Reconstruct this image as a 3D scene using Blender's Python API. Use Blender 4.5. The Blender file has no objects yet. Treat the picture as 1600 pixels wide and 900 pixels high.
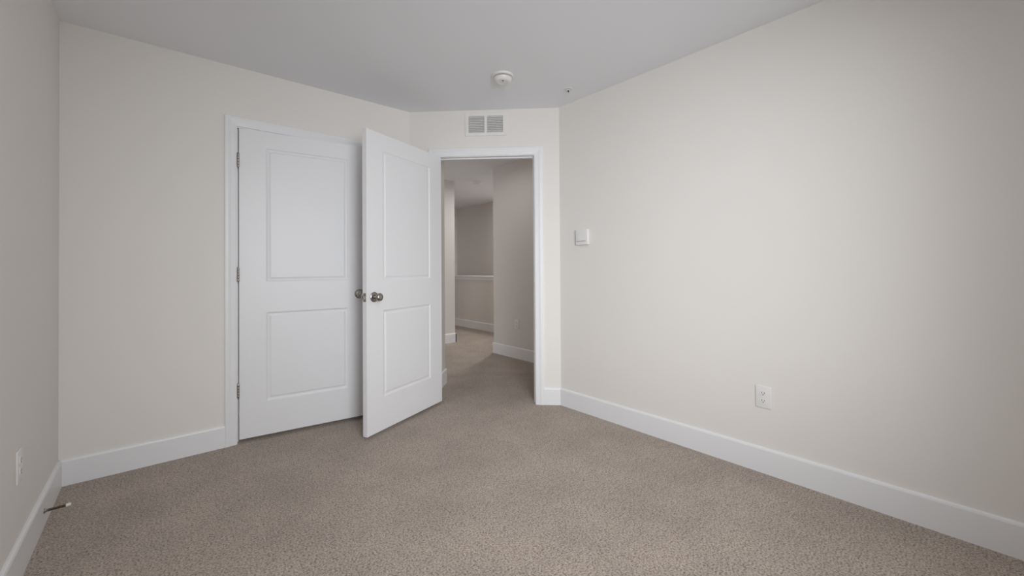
import bpy, bmesh, math
from mathutils import Vector, Matrix

# ------------------------------------------------------------------ camera, light, exposure
sc = bpy.context.scene
COL = sc.collection
YAW, PITCH, ROLL = 0.722184, 0.00853, -0.00672
CAM_H, F_PX, CX, CY = 1.1274, 644.52, 813.79, 412.01
FIT = True

def setup_camera():
    cam = bpy.data.cameras.new('camera')
    o = bpy.data.objects.new('camera', cam); COL.objects.link(o)
    r = Vector((math.cos(YAW), -math.sin(YAW), 0)); d = Vector((math.sin(YAW), math.cos(YAW), 0)); u = Vector((0, 0, 1))
    f = d * math.cos(PITCH) + u * math.sin(PITCH)
    up = u * math.cos(PITCH) - d * math.sin(PITCH)
    r2 = r * math.cos(ROLL) + up * math.sin(ROLL)
    up2 = up * math.cos(ROLL) - r * math.sin(ROLL)
    m = Matrix((r2, up2, -f)).transposed().to_4x4(); m.translation = Vector((0, 0, CAM_H))
    o.matrix_world = m
    cam.sensor_width = 36.0; cam.sensor_fit = 'HORIZONTAL'
    cam.lens = F_PX / 1600 * 36
    cam.shift_x = (800 - CX) / 1600; cam.shift_y = (CY - 450) / 1600
    cam.clip_start = 0.02
    sc.camera = o
setup_camera()

sc.view_settings.view_transform = 'Standard'
sc.view_settings.look = 'None'
sc.view_settings.gamma = 1.0
sc.view_settings.use_curve_mapping = False
sc.view_settings.exposure = 0.0
sc.cycles.max_bounces = 16; sc.cycles.diffuse_bounces = 10

w = bpy.data.worlds.new('sky'); sc.world = w; w.use_nodes = True
w.node_tree.nodes['Background'].inputs[0].default_value = (0.75, 0.85, 1.0, 1)
w.node_tree.nodes['Background'].inputs[1].default_value = 0.4

def area(name, loc, aim, sx, sy, power, color, spread=180):
    l = bpy.data.lights.new(name, 'AREA'); l.shape = 'RECTANGLE'; l.size = sx; l.size_y = sy
    l.energy = power; l.color = color; l.spread = math.radians(spread)
    o = bpy.data.objects.new(name, l); COL.objects.link(o)
    o.location = loc
    o.rotation_euler = (Vector(aim) - Vector(loc)).to_track_quat('-Z', 'Z').to_euler()
    return o
# added fill lights acting as daylight from two invented, unseen windows
area('added_daylight_fill', (0.15, -1.15, 1.50), (1.97, 2.6, 0.70), 1.0, 1.3, 31, (0.97, 1.0, 1.035), 98)
area('added_hall_fill', (0.72, 4.45, 1.5), (3.3, 4.5, 1.3), 1.1, 1.3, 6.5, (1.0, 0.97, 0.94), 170)

# ------------------------------------------------------------------ measurements
H = 2.44
XL, XR, YC, D = -0.3869, 2.4817, 3.2164, 4.8107
BX, BY = D - YC, YC            # corner closet wall / door wall
CXX, CYY = XR, D - XR          # corner door wall / right wall
YB = -0.55                     # wall behind the camera
S2 = math.sqrt(0.5)
ULEN = (CXX - BX) / S2
def dwp(u, n, z=0.0):          # door wall frame: u along the wall, n away from the room
    return Vector((BX + (u + n) * S2, BY + (n - u) * S2, z))
WT = 0.115
BBH, BBT = 0.138, 0.014

# ------------------------------------------------------------------ materials
def mat(name, color, rough=0.5, metal=0.0, bump=None, var=0.0, varscale=3.0, spec=0.5):
    m = bpy.data.materials.new(name); m.use_nodes = True
    nt = m.node_tree; b = nt.nodes['Principled BSDF']
    b.inputs['Base Color'].default_value = (*color, 1); b.inputs['Roughness'].default_value = rough
    b.inputs['Metallic'].default_value = metal
    b.inputs['Specular IOR Level'].default_value = spec
    tc = nt.nodes.new('ShaderNodeTexCoord')
    if var:
        n = nt.nodes.new('ShaderNodeTexNoise'); n.inputs['Scale'].default_value = varscale; n.inputs['Detail'].default_value = 4
        nt.links.new(tc.outputs['Object'], n.inputs['Vector'])
        mx = nt.nodes.new('ShaderNodeMix'); mx.data_type = 'RGBA'
        mx.inputs[6].default_value = (*[c * (1 - var) for c in color], 1)
        mx.inputs[7].default_value = (*[min(1, c * (1 + var)) for c in color], 1)
        nt.links.new(n.outputs['Fac'], mx.inputs[0]); nt.links.new(mx.outputs[2], b.inputs['Base Color'])
    if bump:
        scale, strength, dist = bump
        n = nt.nodes.new('ShaderNodeTexNoise'); n.inputs['Scale'].default_value = scale; n.inputs['Detail'].default_value = 3
        nt.links.new(tc.outputs['Object'], n.inputs['Vector'])
        bp = nt.nodes.new('ShaderNodeBump'); bp.inputs['Strength'].default_value = strength; bp.inputs['Distance'].default_value = dist
        nt.links.new(n.outputs['Fac'], bp.inputs['Height']); nt.links.new(bp.outputs['Normal'], b.inputs['Normal'])
    return m

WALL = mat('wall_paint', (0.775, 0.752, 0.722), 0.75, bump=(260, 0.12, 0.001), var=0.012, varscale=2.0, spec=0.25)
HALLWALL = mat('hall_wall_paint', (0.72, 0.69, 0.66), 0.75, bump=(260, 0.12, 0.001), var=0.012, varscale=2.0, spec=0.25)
CEIL = mat('ceiling_paint', (0.815, 0.828, 0.855), 0.9, bump=(200, 0.1, 0.001), spec=0.2)
TRIM = mat('trim_paint', (0.80, 0.805, 0.82), 0.38, var=0.008, varscale=5)
DOORP = mat('door_paint', (0.79, 0.795, 0.81), 0.42, var=0.008, varscale=5)
PLASTIC = mat('white_plastic', (0.78, 0.775, 0.76), 0.35)
NICKEL = mat('satin_nickel', (0.36, 0.34, 0.315), 0.30, metal=1.0, bump=(400, 0.05, 0.0005))
BRONZE = mat('dark_spring_steel', (0.17, 0.14, 0.10), 0.35, metal=0.9)
DARK = mat('dark_void', (0.02, 0.02, 0.02), 0.8)
VENTIN = mat('duct_grey', (0.16, 0.16, 0.16), 0.8)
DUCT = mat('duct_liner', (0.42, 0.42, 0.41), 0.8)
RUBBER = mat('cream_rubber', (0.78, 0.74, 0.68), 0.5)

def carpet():
    m = bpy.data.materials.new('carpet'); m.use_nodes = True
    nt = m.node_tree; N = nt.nodes; L = nt.links; b = N['Principled BSDF']
    b.inputs['Roughness'].default_value = 1.0; b.inputs['Specular IOR Level'].default_value = 0.05
    b.inputs['Sheen Weight'].default_value = 0.15; b.inputs['Sheen Roughness'].default_value = 0.6
    tc = N.new('ShaderNodeTexCoord')
    def noise(s, d, r=0.6):
        n = N.new('ShaderNodeTexNoise'); n.inputs['Scale'].default_value = s; n.inputs['Detail'].default_value = d
        n.inputs['Roughness'].default_value = r; L.new(tc.outputs['Object'], n.inputs['Vector']); return n
    fine = noise(135, 3, 0.65); mid = noise(34, 2); big = noise(3.2, 3, 0.55)
    vor = N.new('ShaderNodeTexVoronoi'); vor.inputs['Scale'].default_value = 165; L.new(tc.outputs['Object'], vor.inputs['Vector'])
    cr = N.new('ShaderNodeValToRGB')
    e = cr.color_ramp.elements
    e[0].position = 0.32; e[0].color = (0.19, 0.153, 0.124, 1)
    e[1].position = 0.65; e[1].color = (0.57, 0.49, 0.42, 1)
    k = e.new(0.46); k.color = (0.40, 0.334, 0.282, 1)
    # speckle factor = fine noise with a touch of tuft cells and mid noise
    a1 = N.new('ShaderNodeMath'); a1.operation = 'MULTIPLY_ADD'; a1.inputs[1].default_value = -0.16; a1.inputs[2].default_value = 0.045
    L.new(vor.outputs['Distance'], a1.inputs[0])
    a2 = N.new('ShaderNodeMath'); a2.operation = 'ADD'; L.new(fine.outputs['Fac'], a2.inputs[0]); L.new(a1.outputs[0], a2.inputs[1])
    a3 = N.new('ShaderNodeMath'); a3.operation = 'MULTIPLY_ADD'; a3.inputs[1].default_value = 0.12; L.new(mid.outputs['Fac'], a3.inputs[0])
    a4 = N.new('ShaderNodeMath'); a4.operation = 'SUBTRACT'; L.new(a2.outputs[0], a4.inputs[0]); a4.inputs[1].default_value = 0.06
    L.new(a4.outputs[0], a3.inputs[2]); L.new(a3.outputs[0], cr.inputs['Fac'])
    hs = N.new('ShaderNodeHueSaturation'); L.new(cr.outputs['Color'], hs.inputs['Color'])
    mr = N.new('ShaderNodeMapRange'); mr.inputs['From Min'].default_value = 0.3; mr.inputs['From Max'].default_value = 0.7
    mr.inputs['To Min'].default_value = 0.9; mr.inputs['To Max'].default_value = 1.1
    L.new(big.outputs['Fac'], mr.inputs['Value']); L.new(mr.outputs['Result'], hs.inputs['Value'])
    L.new(hs.outputs['Color'], b.inputs['Base Color'])
    bp = N.new('ShaderNodeBump'); bp.inputs['Strength'].default_value = 0.7; bp.inputs['Distance'].default_value = 0.008
    L.new(a2.outputs[0], bp.inputs['Height']); L.new(bp.outputs['Normal'], b.inputs['Normal'])
    return m
CARPET = carpet()

# ------------------------------------------------------------------ mesh helpers
def obj(name, bm, m, parent=None, smooth=False):
    bmesh.ops.remove_doubles(bm, verts=bm.verts, dist=1e-6)
    bmesh.ops.recalc_face_normals(bm, faces=bm.faces)
    me = bpy.data.meshes.new(name); bm.to_mesh(me); bm.free()
    for mm in (m if isinstance(m, (list, tuple)) else [m]): me.materials.append(mm)
    if smooth:
        for p in me.polygons: p.use_smooth = True
        me.set_sharp_from_angle(angle=math.radians(40))
    o = bpy.data.objects.new(name, me); COL.objects.link(o)
    if parent: o.parent = parent
    return o
def struct(name, bm, m, smooth=False):
    o = obj(name, bm, m, None, smooth); o['kind'] = 'structure'; return o
def empty(name, loc, label, cat, rz=0.0, group=None):
    o = bpy.data.objects.new(name, None); COL.objects.link(o); o.empty_display_size = 0.05
    o.location = loc; o.rotation_euler = (0, 0, rz)
    o['label'] = label; o['category'] = cat
    if group: o['group'] = group
    return o
def box(bm, x0, x1, y0, y1, z0, z1, M=None, bev=0.0, seg=2):
    t = bmesh.new()
    bmesh.ops.create_cube(t, size=1.0)
    for v in t.verts:
        v.co = Vector(((x0 + x1) / 2 + v.co.x * (x1 - x0), (y0 + y1) / 2 + v.co.y * (y1 - y0), (z0 + z1) / 2 + v.co.z * (z1 - z0)))
    if bev:
        bmesh.ops.bevel(t, geom=list(t.edges), offset=bev, segments=seg, affect='EDGES', profile=0.5)
    merge(bm, t, M)
def merge(bm, t, M=None):
    mp = {}
    for v in t.verts:
        mp[v] = bm.verts.new(M @ v.co if M else v.co)
    for f in t.faces:
        try: nf = bm.faces.new([mp[v] for v in f.verts]); nf.material_index = f.material_index
        except ValueError: pass
    t.free()
def prism(bm, pts, a, b, M=None):
    """pts: closed outline of Vectors (profile); swept from offset vector a to b"""
    t = bmesh.new()
    A = [t.verts.new(Vector(p) + a) for p in pts]; B = [t.verts.new(Vector(p) + b) for p in pts]
    n = len(pts)
    t.faces.new(A); t.faces.new(B[::-1])
    for i in range(n): t.faces.new([A[i], A[(i + 1) % n], B[(i + 1) % n], B[i]])
    merge(bm, t, M)
def lathe(bm, prof, seg=32, M=None):
    """prof: (radius, height) list, turned about local z"""
    t = bmesh.new(); rings = []
    for r, z in prof:
        if r < 1e-6: rings.append([t.verts.new((0, 0, z))])
        else: rings.append([t.verts.new((r * math.cos(2 * math.pi * i / seg), r * math.sin(2 * math.pi * i / seg), z)) for i in range(seg)])
    for a, b in zip(rings, rings[1:]):
        for i in range(seg):
            j = (i + 1) % seg
            if len(a) == 1 and len(b) == 1: continue
            if len(a) == 1: t.faces.new([a[0], b[i], b[j]])
            elif len(b) == 1: t.faces.new([a[i], a[j], b[0]])
            else: t.faces.new([a[i], a[j], b[j], b[i]])
    merge(bm, t, M)
def tube(bm, pts, r, seg=8):
    t = bmesh.new(); rings = []
    for i, p in enumerate(pts):
        p = Vector(p); d = (Vector(pts[min(i + 1, len(pts) - 1)]) - Vector(pts[max(i - 1, 0)])).normalized()
        q = d.to_track_quat('Z', 'Y').to_matrix()
        rings.append([t.verts.new(p + q @ Vector((r * math.cos(2 * math.pi * k / seg), r * math.sin(2 * math.pi * k / seg), 0))) for k in range(seg)])
    for a, b in zip(rings, rings[1:]):
        for k in range(seg): t.faces.new([a[k], a[(k + 1) % seg], b[(k + 1) % seg], b[k]])
    t.faces.new(rings[0][::-1]); t.faces.new(rings[-1])
    merge(bm, t)
def frame_matrix(origin, ex, ey, ez):
    m = Matrix((Vector(ex), Vector(ey), Vector(ez))).transposed().to_4x4(); m.translation = Vector(origin); return m
# local x = along the door wall, y = away from the room, z up
MD = frame_matrix((BX, BY, 0), (S2, -S2, 0), (S2, S2, 0), (0, 0, 1))

# ------------------------------------------------------------------ room shell
bm = bmesh.new(); box(bm, XL - 0.3, 5.4, YB - 0.3, 8.1, -0.12, 0.0); struct('floor', bm, CARPET)
bm = bmesh.new(); box(bm, XL - 0.3, 5.4, YB - 0.3, 8.1, H, H + 0.12); struct('ceiling', bm, CEIL)

CO0, CO1, COZ = 0.388, 1.224, 2.046      # closet opening
DO0, DO1, DOZ = 0.232, 1.045, 2.052      # bedroom doorway (along the door wall)

bm = bmesh.new(); box(bm, XL - WT, XL, YB - WT, YC + 1.0, 0, H); struct('wall_left', bm, WALL)
bm = bmesh.new()
JT = 0.012   # the jamb boards line the rough openings
box(bm, XL, CO0 - JT, YC, YC + WT, 0, H); box(bm, CO0 - JT, CO1 + JT, YC, YC + WT, COZ + JT, H); box(bm, CO1 + JT, BX, YC, YC + WT, 0, H)
struct('wall_closet', bm, WALL)
bm = bmesh.new()
box(bm, 0, DO0 - JT, 0, WT, 0, H, MD); box(bm, DO0 - JT, DO1 + JT, 0, WT, DOZ + JT, H, MD); box(bm, DO1 + JT, ULEN, 0, WT, 0, H, MD)
struct('wall_doorway', bm, WALL)
bm = bmesh.new(); box(bm, XR, XR + WT, YB - WT, CYY, 0, H); struct('wall_right', bm, WALL)
WX0, WX1, WZ0, WZ1 = -0.12, 1.25, 0.7, 2.2
bm = bmesh.new()
box(bm, XL, WX0, YB - WT, YB, 0, H); box(bm, WX1, XR, YB - WT, YB, 0, H)
box(bm, WX0, WX1, YB - WT, YB, 0, WZ0); box(bm, WX0, WX1, YB - WT, YB, WZ1, H)
struct('wall_behind', bm, WALL)
bm = bmesh.new()
for a, b, c, d in ((WX0, WX0 + .05, WZ0, WZ1), (WX1 - .05, WX1, WZ0, WZ1), (WX0, WX1, WZ0, WZ0 + .05), (WX0, WX1, WZ1 - .05, WZ1)):
    box(bm, a, b, YB - 0.08, YB - 0.03, c, d)
struct('added_window_1', bm, TRIM)  # invented window, never in view, framing the added daylight

# closet interior
bm = bmesh.new()
box(bm, XL, BX, YC + 0.62, YC + 0.70, 0, H)
struct('wall_closet_rear', bm, WALL)

# hall: left return wall, right wall, far left block, half wall, stairwell walls
HU = 0.145
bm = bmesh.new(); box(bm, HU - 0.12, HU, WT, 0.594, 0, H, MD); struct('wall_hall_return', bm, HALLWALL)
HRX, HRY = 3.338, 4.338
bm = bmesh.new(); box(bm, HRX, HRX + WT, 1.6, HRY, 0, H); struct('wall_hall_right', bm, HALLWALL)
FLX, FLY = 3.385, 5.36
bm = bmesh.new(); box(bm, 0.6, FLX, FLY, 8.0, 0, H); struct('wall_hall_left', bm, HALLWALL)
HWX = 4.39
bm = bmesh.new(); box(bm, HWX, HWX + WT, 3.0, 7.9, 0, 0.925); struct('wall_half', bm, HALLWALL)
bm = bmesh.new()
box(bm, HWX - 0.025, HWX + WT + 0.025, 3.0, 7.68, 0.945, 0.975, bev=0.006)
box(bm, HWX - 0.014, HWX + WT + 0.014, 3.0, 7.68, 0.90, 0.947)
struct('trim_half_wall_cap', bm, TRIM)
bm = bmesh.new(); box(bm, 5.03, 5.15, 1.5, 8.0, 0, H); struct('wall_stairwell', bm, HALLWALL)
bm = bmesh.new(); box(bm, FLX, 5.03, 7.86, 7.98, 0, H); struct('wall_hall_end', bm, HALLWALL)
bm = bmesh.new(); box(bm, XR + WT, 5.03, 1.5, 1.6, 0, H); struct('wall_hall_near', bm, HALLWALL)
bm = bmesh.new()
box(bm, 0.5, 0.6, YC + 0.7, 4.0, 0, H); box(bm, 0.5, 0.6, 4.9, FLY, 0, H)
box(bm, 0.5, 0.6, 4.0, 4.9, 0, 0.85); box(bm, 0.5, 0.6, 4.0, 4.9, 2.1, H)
struct('wall_hall_added_window', bm, HALLWALL)  # unseen corridor end wall; its window opening is invented for the hall fill

# ------------------------------------------------------------------ trims
def bb_profile(t=BBT, h=BBH):      # x = out of the wall, z = up
    return [Vector((0, 0, 0)), Vector((t, 0, 0)), Vector((t, 0, h - 0.012)), Vector((t - 0.003, 0, h - 0.004)), Vector((t - 0.008, 0, h)), Vector((0, 0, h))]
def baseboard(bm, p, q, out):
    """from p to q on the floor, out = unit normal pointing into the room"""
    p = Vector(p).to_3d(); q = Vector(q).to_3d(); d = (q - p); L = d.length; d.normalize()
    M = frame_matrix(p, Vector(out).to_3d(), d, (0, 0, 1))
    prism(bm, bb_profile(), Vector((0, 0, 0)), Vector((0, L, 0)), M)
bm = bmesh.new(); baseboard(bm, (XL, YB), (XL, YC), (1, 0)); struct('baseboard_left', bm, TRIM)
bm = bmesh.new(); baseboard(bm, (XL, YC), (0.3235, YC), (0, -1)); baseboard(bm, (1.288, YC), (BX, YC), (0, -1)); struct('baseboard_closet', bm, TRIM)
bm = bmesh.new(); baseboard(bm, dwp(1.114, 0), dwp(ULEN, 0), (-S2, -S2)); baseboard(bm, dwp(0, 0), dwp(0.164, 0), (-S2, -S2)); struct('baseboard_doorway', bm, TRIM)
bm = bmesh.new(); baseboard(bm, (XR, CYY), (XR, YB), (-1, 0)); struct('baseboard_right', bm, TRIM)
bm = bmesh.new(); baseboard(bm, (XR, YB), (XL, YB), (0, 1)); struct('baseboard_behind', bm, TRIM)
bm = bmesh.new(); baseboard(bm, (HRX, 1.6), (HRX, HRY + BBT), (-1, 0)); baseboard(bm, (HRX - BBT, HRY), (HRX + WT, HRY), (0, 1)); struct('baseboard_hall_right', bm, TRIM)
bm = bmesh.new(); baseboard(bm, (0.6, FLY), (FLX + BBT, FLY), (0, -1)); baseboard(bm, (FLX, FLY - BBT), (FLX, 7.68), (1, 0)); struct('baseboard_hall_left', bm, TRIM)
bm = bmesh.new(); baseboard(bm, (HWX, 3.0), (HWX, 7.68), (-1, 0)); struct('baseboard_half_wall', bm, TRIM)
bm = bmesh.new(); baseboard(bm, dwp(HU, WT + 0.02), dwp(HU, 0.594 + BBT), (S2, -S2)); struct('baseboard_hall_return', bm, TRIM)

def casing(bm, M, o0, o1, oz, w, sgn=-1, head=None):
    """casing on a wall face: local x along, y = out of plane (sgn*thickness), mitred look"""
    # profile across the width: (distance from the inner edge, thickness)
    pr = [(0, 0), (0, 0.009), (0.006, 0.011), (0.030, 0.013), (0.044, 0.017), (w - 0.004, 0.017), (w, 0.013), (w, 0)]
    i0, i1, iz = o0 - 0.005, o1 + 0.005, oz + 0.005
    t = bmesh.new(); rails = []
    for s, th in pr:
        y = sgn * th
        rails.append([t.verts.new(p) for p in (Vector((i0 - s, y, 0)), Vector((i0 - s, y, iz + s)), Vector((i1 + s, y, iz + s)), Vector((i1 + s, y, 0)))])
    n = len(rails)
    for a in range(n):
        b = (a + 1) % n
        for k in range(3): t.faces.new([rails[a][k], rails[a][k + 1], rails[b][k + 1], rails[b][k]])
    t.faces.new([r[0] for r in rails]); t.faces.new([r[3] for r in rails][::-1])
    merge(bm, t, M)
def jamb(bm, M, o0, o1, oz, t=0.002, stop0=0.037, y0=-0.001, y1=WT + 0.001):
    j = 0.002
    box(bm, o0 - 0.012, o0 + j * 0, y0, y1, 0, oz + 0.012, M); box(bm, o1, o1 + 0.012, y0, y1, 0, oz + 0.012, M); box(bm, o0, o1, y0, y1, oz, oz + 0.012, M)
    # door stop strips
    box(bm, o0, o0 + 0.011, stop0, stop0 + 0.035, 0, oz, M, bev=0.002, seg=1); box(bm, o1 - 0.011, o1, stop0, stop0 + 0.035, 0, oz, M, bev=0.002, seg=1)
    box(bm, o0 + 0.011, o1 - 0.011, stop0, stop0 + 0.035, oz - 0.011, oz, M, bev=0.002, seg=1)
MC = frame_matrix((0, YC, 0), (1, 0, 0), (0, 1, 0), (0, 0, 1))
bm = bmesh.new(); casing(bm, MC, CO0, CO1, COZ + 0.002, 0.063); jamb(bm, MC, CO0, CO1, COZ); struct('trim_1', bm, TRIM)
bm = bmesh.new(); casing(bm, MD, DO0, DO1, DOZ, 0.065); casing(bm, frame_matrix(dwp(0, WT), (S2, -S2, 0), (S2, S2, 0), (0, 0, 1)), DO0, DO1, DOZ, 0.065, 1); jamb(bm, MD, DO0, DO1, DOZ)
t2 = struct('trim_2', bm, TRIM)
# strike plate in the doorway's latch side
bm = bmesh.new()
box(bm, DO1 - 0.0015, DO1 + 0.001, 0.004, 0.034, 0.945, 1.005, MD)
box(bm, DO1 - 0.0017, DO1 - 0.001, 0.010, 0.026, 0.958, 0.990, MD)
bm.faces.ensure_lookup_table()
for f in bm.faces[6:]: f.material_index = 1
o = obj('strike_plate', bm, [NICKEL, DARK], t2)

# ------------------------------------------------------------------ panel doors
DW, DT = 0.815, 0.035
PANELS = ((0.262 - 0.014, 0.839), (1.042, 1.935))
def door_slab(y0, y1, z0, z1, px0=0.149, px1=0.666):
    bm = bmesh.new()
    xs = [0, px0, px1, DW]; zs = [z0, PANELS[0][0], PANELS[0][1], PANELS[1][0], PANELS[1][1], z1]
    V = {}
    for side, y in ((0, y0), (1, y1)):
        inn = 1 if side == 0 else -1
        g = {}
        for i, x in enumerate(xs):
            for k, z in enumerate(zs): g[i, k] = bm.verts.new((x, y, z))
        for i in range(3):
            for k in range(5):
                if i == 1 and k in (1, 3): continue
                bm.faces.new([g[i, k], g[i + 1, k], g[i + 1, k + 1], g[i, k + 1]])
        for k in (1, 3):
            prev = [g[1, k], g[2, k], g[2, k + 1], g[1, k + 1]]
            for ins, dep in ((0.003, 0.0015), (0.009, 0.0055), (0.015, 0.0066), (0.020, 0.0058), (0.029, 0.0020)):
                ring = [bm.verts.new((px0 + ins, y + inn * dep, zs[k] + ins)), bm.verts.new((px1 - ins, y + inn * dep, zs[k] + ins)),
                        bm.verts.new((px1 - ins, y + inn * dep, zs[k + 1] - ins)), bm.verts.new((px0 + ins, y + inn * dep, zs[k + 1] - ins))]
                for a in range(4): bm.faces.new([prev[a], prev[(a + 1) % 4], ring[(a + 1) % 4], ring[a]])
                prev = ring
            bm.faces.new(prev)
        V[side] = g
    a, b = V[0], V[1]
    for k in range(5):
        bm.faces.new([a[0, k], a[0, k + 1], b[0, k + 1], b[0, k]]); bm.faces.new([a[3, k], a[3, k + 1], b[3, k + 1], b[3, k]])
    for i in range(3):
        bm.faces.new([a[i, 0], a[i + 1, 0], b[i + 1, 0], b[i, 0]]); bm.faces.new([a[i, 5], a[i + 1, 5], b[i + 1, 5], b[i, 5]])
    return bm
def ym(x, y, z, s):    # local frame with z axis along s*y
    return frame_matrix((x, y, z), (1, 0, 0), (0, 0, 1 if s < 0 else -1), (0, s, 0))
def add_knob(door, x, y, z, s, hole=None):
    bm = bmesh.new()
    lathe(bm, [(0, 0.008), (0.012, 0.008), (0.0115, 0.026), (0.014, 0.030), (0.021, 0.034), (0.0265, 0.041), (0.0275, 0.049), (0.0255, 0.057), (0.019, 0.063), (0.010, 0.0655), (0, 0.066)], 32, ym(x, y, z, s))
    k = obj('door_knob', bm, NICKEL, door, True)
    bm = bmesh.new()
    lathe(bm, [(0, 0), (0.034, 0), (0.034, 0.003), (0.031, 0.0065), (0.026, 0.0085), (0.020, 0.011), (0.013, 0.012), (0, 0.012)], 36, ym(x, y, z, s))
    obj('rosette', bm, NICKEL, k, True)
    if hole:
        bm = bmesh.new()
        lathe(bm, [(0, 0.005), (0.0046, 0.005), (0.0046, 0.0122), (0, 0.0122)], 14, ym(x + hole * 0.022, y, z - 0.002, s))
        obj('privacy_pin_hole', bm, DARK, k)
def add_hinge(door, x, y, z0, z1, leafs):
    bm = bmesh.new()
    n = 5; hh = (z1 - z0) / n
    for i in range(n):
        lathe(bm, [(0, 0.0004), (0.0058, 0.0004), (0.0065, 0.0015), (0.0065, hh - 0.0015), (0.0058, hh - 0.0004), (0, hh - 0.0004)], 14, Matrix.Translation((x, y, z0 + i * hh)))
    lathe(bm, [(0, 0), (0.005, 0.0), (0.005, 0.003), (0.003, 0.006), (0, 0.006)], 12, Matrix.Translation((x, y, z1)))
    lathe(bm, [(0, -0.005), (0.003, -0.005), (0.005, -0.002), (0.005, 0), (0, 0)], 12, Matrix.Translation((x, y, z0)))
    for (a, b, c, d) in leafs: box(bm, a, b, c, d, z0, z1)
    return obj('hinge', bm, NICKEL, door, True)
HZ = ((1.79, 1.879), (1.047, 1.136), (0.296, 0.385))

# closet door, standing slightly ajar
A1 = math.radians(-7.137)
bm = door_slab(0.0, DT, 0.025, 2.043)
d1 = obj('door_1', bm, DOORP); d1['kind'] = 'structure'
d1['label'] = 'white two-panel closet door standing slightly ajar behind the open door'; d1['category'] = 'door'
d1.location = (0.3965, 3.2115, 0); d1.rotation_euler = (0, 0, A1)
add_knob(d1, 0.744, 0.0, 0.937, -1); add_knob(d1, 0.744, DT, 0.937, 1)
for z0, z1 in HZ: add_hinge(d1, -0.0045, -0.0055, z0, z1, ((-0.0015, 0.0, -0.002, 0.03),))

# bedroom door, swung wide into the room
P0 = Vector((1.7755, 3.0165)); P1 = Vector((1.0225, 2.692))
A2 = math.atan2(P1.y - P0.y, P1.x - P0.x)
bm = door_slab(-DT, 0.0, 0.022, 2.050)
d2 = obj('door_2', bm, DOORP); d2['kind'] = 'structure'
d2['label'] = 'white two-panel bedroom door swung wide open into the room'; d2['category'] = 'door'
d2.location = (P0.x, P0.y, 0); d2.rotation_euler = (0, 0, A2)
add_knob(d2, DW - 0.064, 0.0, 0.935, 1, hole=1); add_knob(d2, DW - 0.064, -DT, 0.935, -1)
bm = bmesh.new()
box(bm, DW - 0.001, DW + 0.0012, -0.030, -0.005, 0.906, 0.963, bev=0.0006, seg=1)
for zz in (0.914, 0.955):
    lathe(bm, [(0, 0), (0.0035, 0), (0.0035, 0.0008), (0, 0.0012)], 10, frame_matrix((DW + 0.001, -0.0175, zz), (0, 1, 0), (0, 0, 1), (1, 0, 0)))
lp = obj('latch_plate', bm, NICKEL, d2)
bm = bmesh.new()
prism(bm, [Vector((DW, -0.026, 0)), Vector((DW + 0.0115, -0.026, 0)), Vector((DW + 0.010, -0.020, 0)), Vector((DW + 0.001, -0.009, 0)), Vector((DW, -0.009, 0))], Vector((0, 0, 0.924)), Vector((0, 0, 0.945)))
obj('latch_bolt', bm, NICKEL, lp)
for z0, z1 in HZ: add_hinge(d2, -0.005, -DT - 0.006, z0, z1, ((-0.0015, 0.0, -DT, -0.004),))

# ------------------------------------------------------------------ wall and ceiling fittings
# air vent above the doorway
v = empty('air_vent', dwp(0.6475, 0, 2.316), 'white rectangular wall air vent with two slatted panels above the open doorway', 'vent', -math.pi / 4)
bm = bmesh.new()
x0, x1, z0, z1 = -0.170, 0.170, -0.093, 0.093
m_, c_ = 0.026, 0.011
for a, b, c, d in ((x0, x0 + m_, z0, z1), (x1 - m_, x1, z0, z1), (x0 + m_, x1 - m_, z1 - 0.023, z1), (x0 + m_, x1 - m_, z0, z0 + 0.023), (-c_, c_, z0 + 0.023, z1 - 0.023)):
    box(bm, a, b, -0.012, 0.0, c, d)
bmesh.ops.remove_doubles(bm, verts=bm.verts, dist=1e-5)
obj('frame', bm, PLASTIC, v)
for a, b in ((x0 + m_, -c_), (c_, x1 - m_)):
    bm = bmesh.new()
    n = 10; zz0, zz1 = z0 + 0.023, z1 - 0.023
    for i in range(n):
        zc = zz0 + (i + 0.5) * (zz1 - zz0) / n
        prism(bm, [Vector((0, -0.010, -0.0055)), Vector((0, -0.0085, -0.0062)), Vector((0, -0.0005, 0.0040)), Vector((0, -0.0015, 0.0048))], Vector((a, 0, zc)), Vector((b, 0, zc)))
    lv = obj('louver_panel', bm, PLASTIC, v)
    bm = bmesh.new(); box(bm, a, b, -0.0006, 0.0, zz0, zz1); obj('duct_opening', bm, DUCT, lv)

# smoke detector on the bedroom ceiling
s = empty('smoke_detector', (1.775, 2.188, H), 'round white smoke detector on the bedroom ceiling in front of the air vent', 'smoke detector')
bm = bmesh.new(); lathe(bm, [(0, 0), (0.074, 0), (0.074, -0.009), (0.070, -0.013), (0, -0.013)], 48); obj('base', bm, PLASTIC, s, True)
bm = bmesh.new(); lathe(bm, [(0, -0.013), (0.052, -0.013), (0.052, -0.019), (0, -0.019)], 40); obj('sensor_slot', bm, VENTIN, s)
bm = bmesh.new()
lathe(bm, [(0, -0.018), (0.060, -0.018), (0.0625, -0.021), (0.060, -0.030), (0.051, -0.041), (0.045, -0.0445), (0.032, -0.0455), (0.030, -0.0435), (0.022, -0.0435), (0.020, -0.0455), (0, -0.046)], 48)
cv = obj('cover', bm, PLASTIC, s, True)
bm = bmesh.new(); lathe(bm, [(0, -0.045), (0.007, -0.045), (0.007, -0.0475), (0.006, -0.048), (0, -0.048)], 24, Matrix.Translation((-0.016, -0.020, 0.001))); obj('test_button', bm, VENTIN, cv, True)

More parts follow.
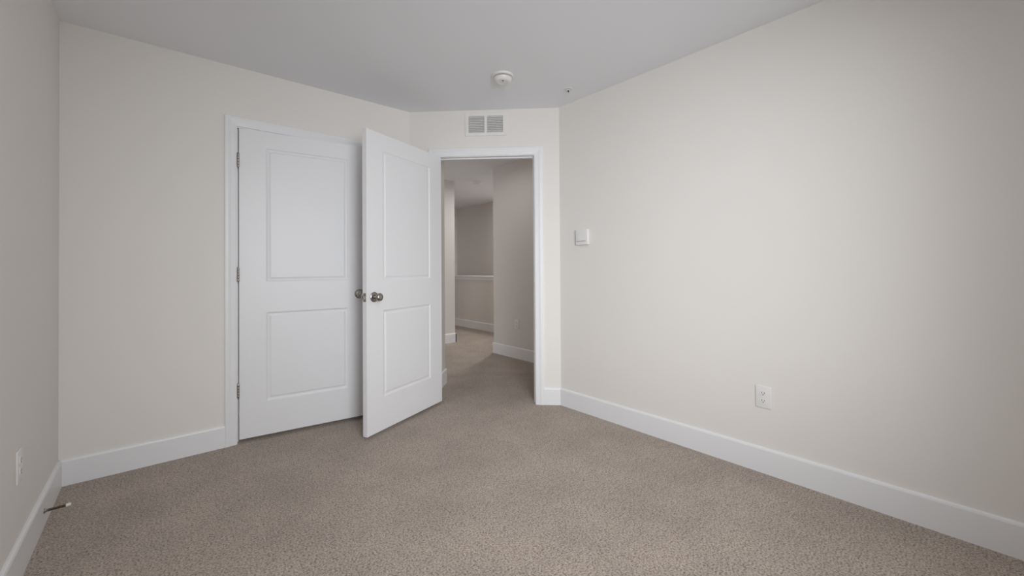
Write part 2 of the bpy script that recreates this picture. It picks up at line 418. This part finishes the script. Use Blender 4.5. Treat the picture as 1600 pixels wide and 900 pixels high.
# sprinkler
p = empty('sprinkler_head', (2.272, 2.038, H), 'small white fire sprinkler head on the bedroom ceiling near the right wall corner', 'sprinkler', math.radians(20))
bm = bmesh.new(); lathe(bm, [(0, 0), (0.032, 0), (0.031, -0.002), (0.025, -0.0045), (0.018, -0.005), (0.016, -0.003), (0, -0.003)], 36); obj('escutcheon', bm, PLASTIC, p, True)
bm = bmesh.new()
lathe(bm, [(0, -0.004), (0.009, -0.004), (0.009, -0.012), (0, -0.012)], 16)
for sgn in (-1, 1): tube(bm, [(sgn * 0.008, 0, -0.010), (sgn * 0.012, 0, -0.018), (sgn * 0.009, 0, -0.027), (sgn * 0.002, 0, -0.032)], 0.0022, 8)
obj('frame_arms', bm, PLASTIC, p, True)
bm = bmesh.new(); lathe(bm, [(0, -0.008), (0.0065, -0.008), (0.0065, -0.024), (0.004, -0.029), (0, -0.029)], 12); obj('glass_bulb', bm, DARK, p, True)
bm = bmesh.new(); lathe(bm, [(0, -0.031), (0.014, -0.031), (0.014, -0.0325), (0, -0.0325)], 20); obj('deflector', bm, PLASTIC, p, True)

# thermostat on the right wall (local x = along the wall towards the doorway, y = into the wall)
MRZ = math.pi / 2
def on_right(name, y, z, label, cat):   # local -y faces the room
    return empty(name, (XR, y, z), label, cat, -math.pi / 2)
t = on_right('thermostat', 2.078, 1.357, 'small square white thermostat on the right wall beside the open doorway', 'thermostat')
bm = bmesh.new(); box(bm, -0.056, 0.056, -0.006, 0.0, -0.056, 0.056, bev=0.002); obj('back_plate', bm, PLASTIC, t)
bm = bmesh.new(); box(bm, -0.060, 0.060, -0.025, -0.005, -0.060, 0.060, bev=0.004, seg=3); cv = obj('cover', bm, PLASTIC, t, True)
bm = bmesh.new(); box(bm, -0.050, 0.034, -0.0258, -0.0245, -0.0335, -0.0305); box(bm, 0.034, 0.040, -0.0258, -0.0245, -0.0335, -0.0315); obj('seam', bm, VENTIN, cv)

def outlet(root, w=0.078, h=0.120):
    """duplex receptacle, local -y faces the room"""
    bm = bmesh.new(); box(bm, -w / 2, w / 2, -0.0065, 0.0, -h / 2, h / 2, bev=0.0028, seg=3); obj('cover_plate', bm, PLASTIC, root, True)
    for sz in (1, -1):
        cz = sz * 0.0205
        t = bmesh.new(); pts = []
        for i in range(28):
            a = 2 * math.pi * i / 28
            pts.append(Vector((0.0175 * math.cos(a), 0, max(-0.0135, min(0.0135, 0.0175 * math.sin(a))) + cz)))
        prism(t, pts, Vector((0, -0.0085, 0)), Vector((0, -0.004, 0)))
        rc = obj('receptacle', t, PLASTIC, root)
        t = bmesh.new()
        box(t, -0.0078, -0.0052, -0.0088, -0.0078, cz - 0.002, cz + 0.0075); box(t, 0.0052, 0.0078, -0.0088, -0.0078, cz - 0.001, cz + 0.0065)
        lathe(t, [(0, 0), (0.0028, 0), (0.0028, 0.001), (0, 0.001)], 12, frame_matrix((0, -0.0078, cz - 0.0075), (1, 0, 0), (0, 0, 1), (0, -1, 0)))
        obj('slots', t, DARK, rc)
    t = bmesh.new(); lathe(t, [(0, 0), (0.003, 0), (0.0028, 0.001), (0, 0.0014)], 12, frame_matrix((0, -0.0064, 0), (1, 0, 0), (0, 0, 1), (0, -1, 0)))
    obj('screw', t, PLASTIC, root, True)
outlet(on_right('electrical_outlet', 0.821, 0.4115, 'white duplex outlet low on the long right wall above its baseboard', 'outlet'))
outlet(empty('electrical_outlet', (XL, 2.382, 0.405), 'white duplex outlet low on the left wall near the picture edge', 'outlet', math.pi / 2))
outlet(empty('electrical_outlet', (HRX, 3.868, 0.420), 'white outlet on the hallway wall seen through the open doorway', 'outlet', -math.pi / 2))

# spring door stop on the left baseboard
s = empty('door_stop', (XL + BBT, 2.752, 0.072), 'spring door stop with cream tip sticking out of the left baseboard', 'door stop')
bm = bmesh.new(); lathe(bm, [(0, 0), (0.011, 0), (0.011, 0.003), (0.007, 0.006), (0.005, 0.012), (0, 0.012)], 20, frame_matrix((0, 0, 0), (0, 1, 0), (0, 0, 1), (1, 0, 0))); obj('base', bm, NICKEL, s, True)
bm = bmesh.new()
pts = []
for i in range(12 * 14 + 1):
    a = 2 * math.pi * i / 12; q = i / (12 * 14)
    pts.append((0.008 + 0.058 * q, 0.0046 * math.cos(a), 0.0046 * math.sin(a)))
tube(bm, pts, 0.0017, 6)
tube(bm, [(0.004, 0, 0), (0.066, 0, 0)], 0.0036, 10)
obj('spring', bm, BRONZE, s, True)
bm = bmesh.new(); lathe(bm, [(0, 0), (0.0062, 0), (0.0072, 0.004), (0.0072, 0.012), (0.005, 0.016), (0, 0.017)], 18, frame_matrix((0.065, 0, 0), (0, 1, 0), (0, 0, 1), (1, 0, 0))); obj('rubber_tip', bm, RUBBER, s, True)

# round alarm on the hall ceiling
s = empty('smoke_detector', (3.66, 5.15, H), 'round white smoke detector on the hallway ceiling beyond the doorway', 'smoke detector')
bm = bmesh.new(); lathe(bm, [(0, 0), (0.085, 0), (0.085, -0.008), (0.08, -0.012), (0, -0.012)], 40); obj('base', bm, PLASTIC, s, True)
bm = bmesh.new(); lathe(bm, [(0, -0.012), (0.062, -0.012), (0.064, -0.018), (0.052, -0.036), (0.04, -0.040), (0, -0.041)], 40); obj('cover', bm, PLASTIC, s, True)

# invented ceiling lamps, added out of frame as fill for bedroom, hall and stairwell
def added_lamp(x, y, power, color, label):
    r = empty('added_ceiling_light', (x, y, H), label, 'added ceiling light', group='added round flush ceiling lights')
    bm = bmesh.new(); lathe(bm, [(0, 0), (0.15, 0), (0.15, -0.02), (0.145, -0.024), (0, -0.024)], 40); obj('canopy', bm, NICKEL, r, True)
    bm = bmesh.new(); lathe(bm, [(0, -0.024), (0.14, -0.024), (0.138, -0.04), (0.12, -0.062), (0.08, -0.075), (0, -0.08)], 40); obj('diffuser', bm, PLASTIC, r, True)
    l = bpy.data.lights.new('fill_lamp', 'AREA'); l.shape = 'DISK'; l.size = 0.2; l.energy = power; l.color = color
    o = bpy.data.objects.new('fill_lamp', l); COL.objects.link(o); o.location = (x, y, H - 0.084)
ADDED_LAMPS = ((0.75, 0.5, 9.5, (1.0, 1.0, 1.01)), (2.72, 3.72, 2.2, (1.0, 0.97, 0.94)), (3.9, 4.72, 9.5, (1.0, 0.985, 0.97)), (4.76, 5.3, 14.5, (1.0, 0.985, 0.97)))
for lx, ly, pw, cl in ADDED_LAMPS:
    added_lamp(lx, ly, pw, cl, 'added unseen ceiling light, round and flush, with white diffuser and nickel rim')
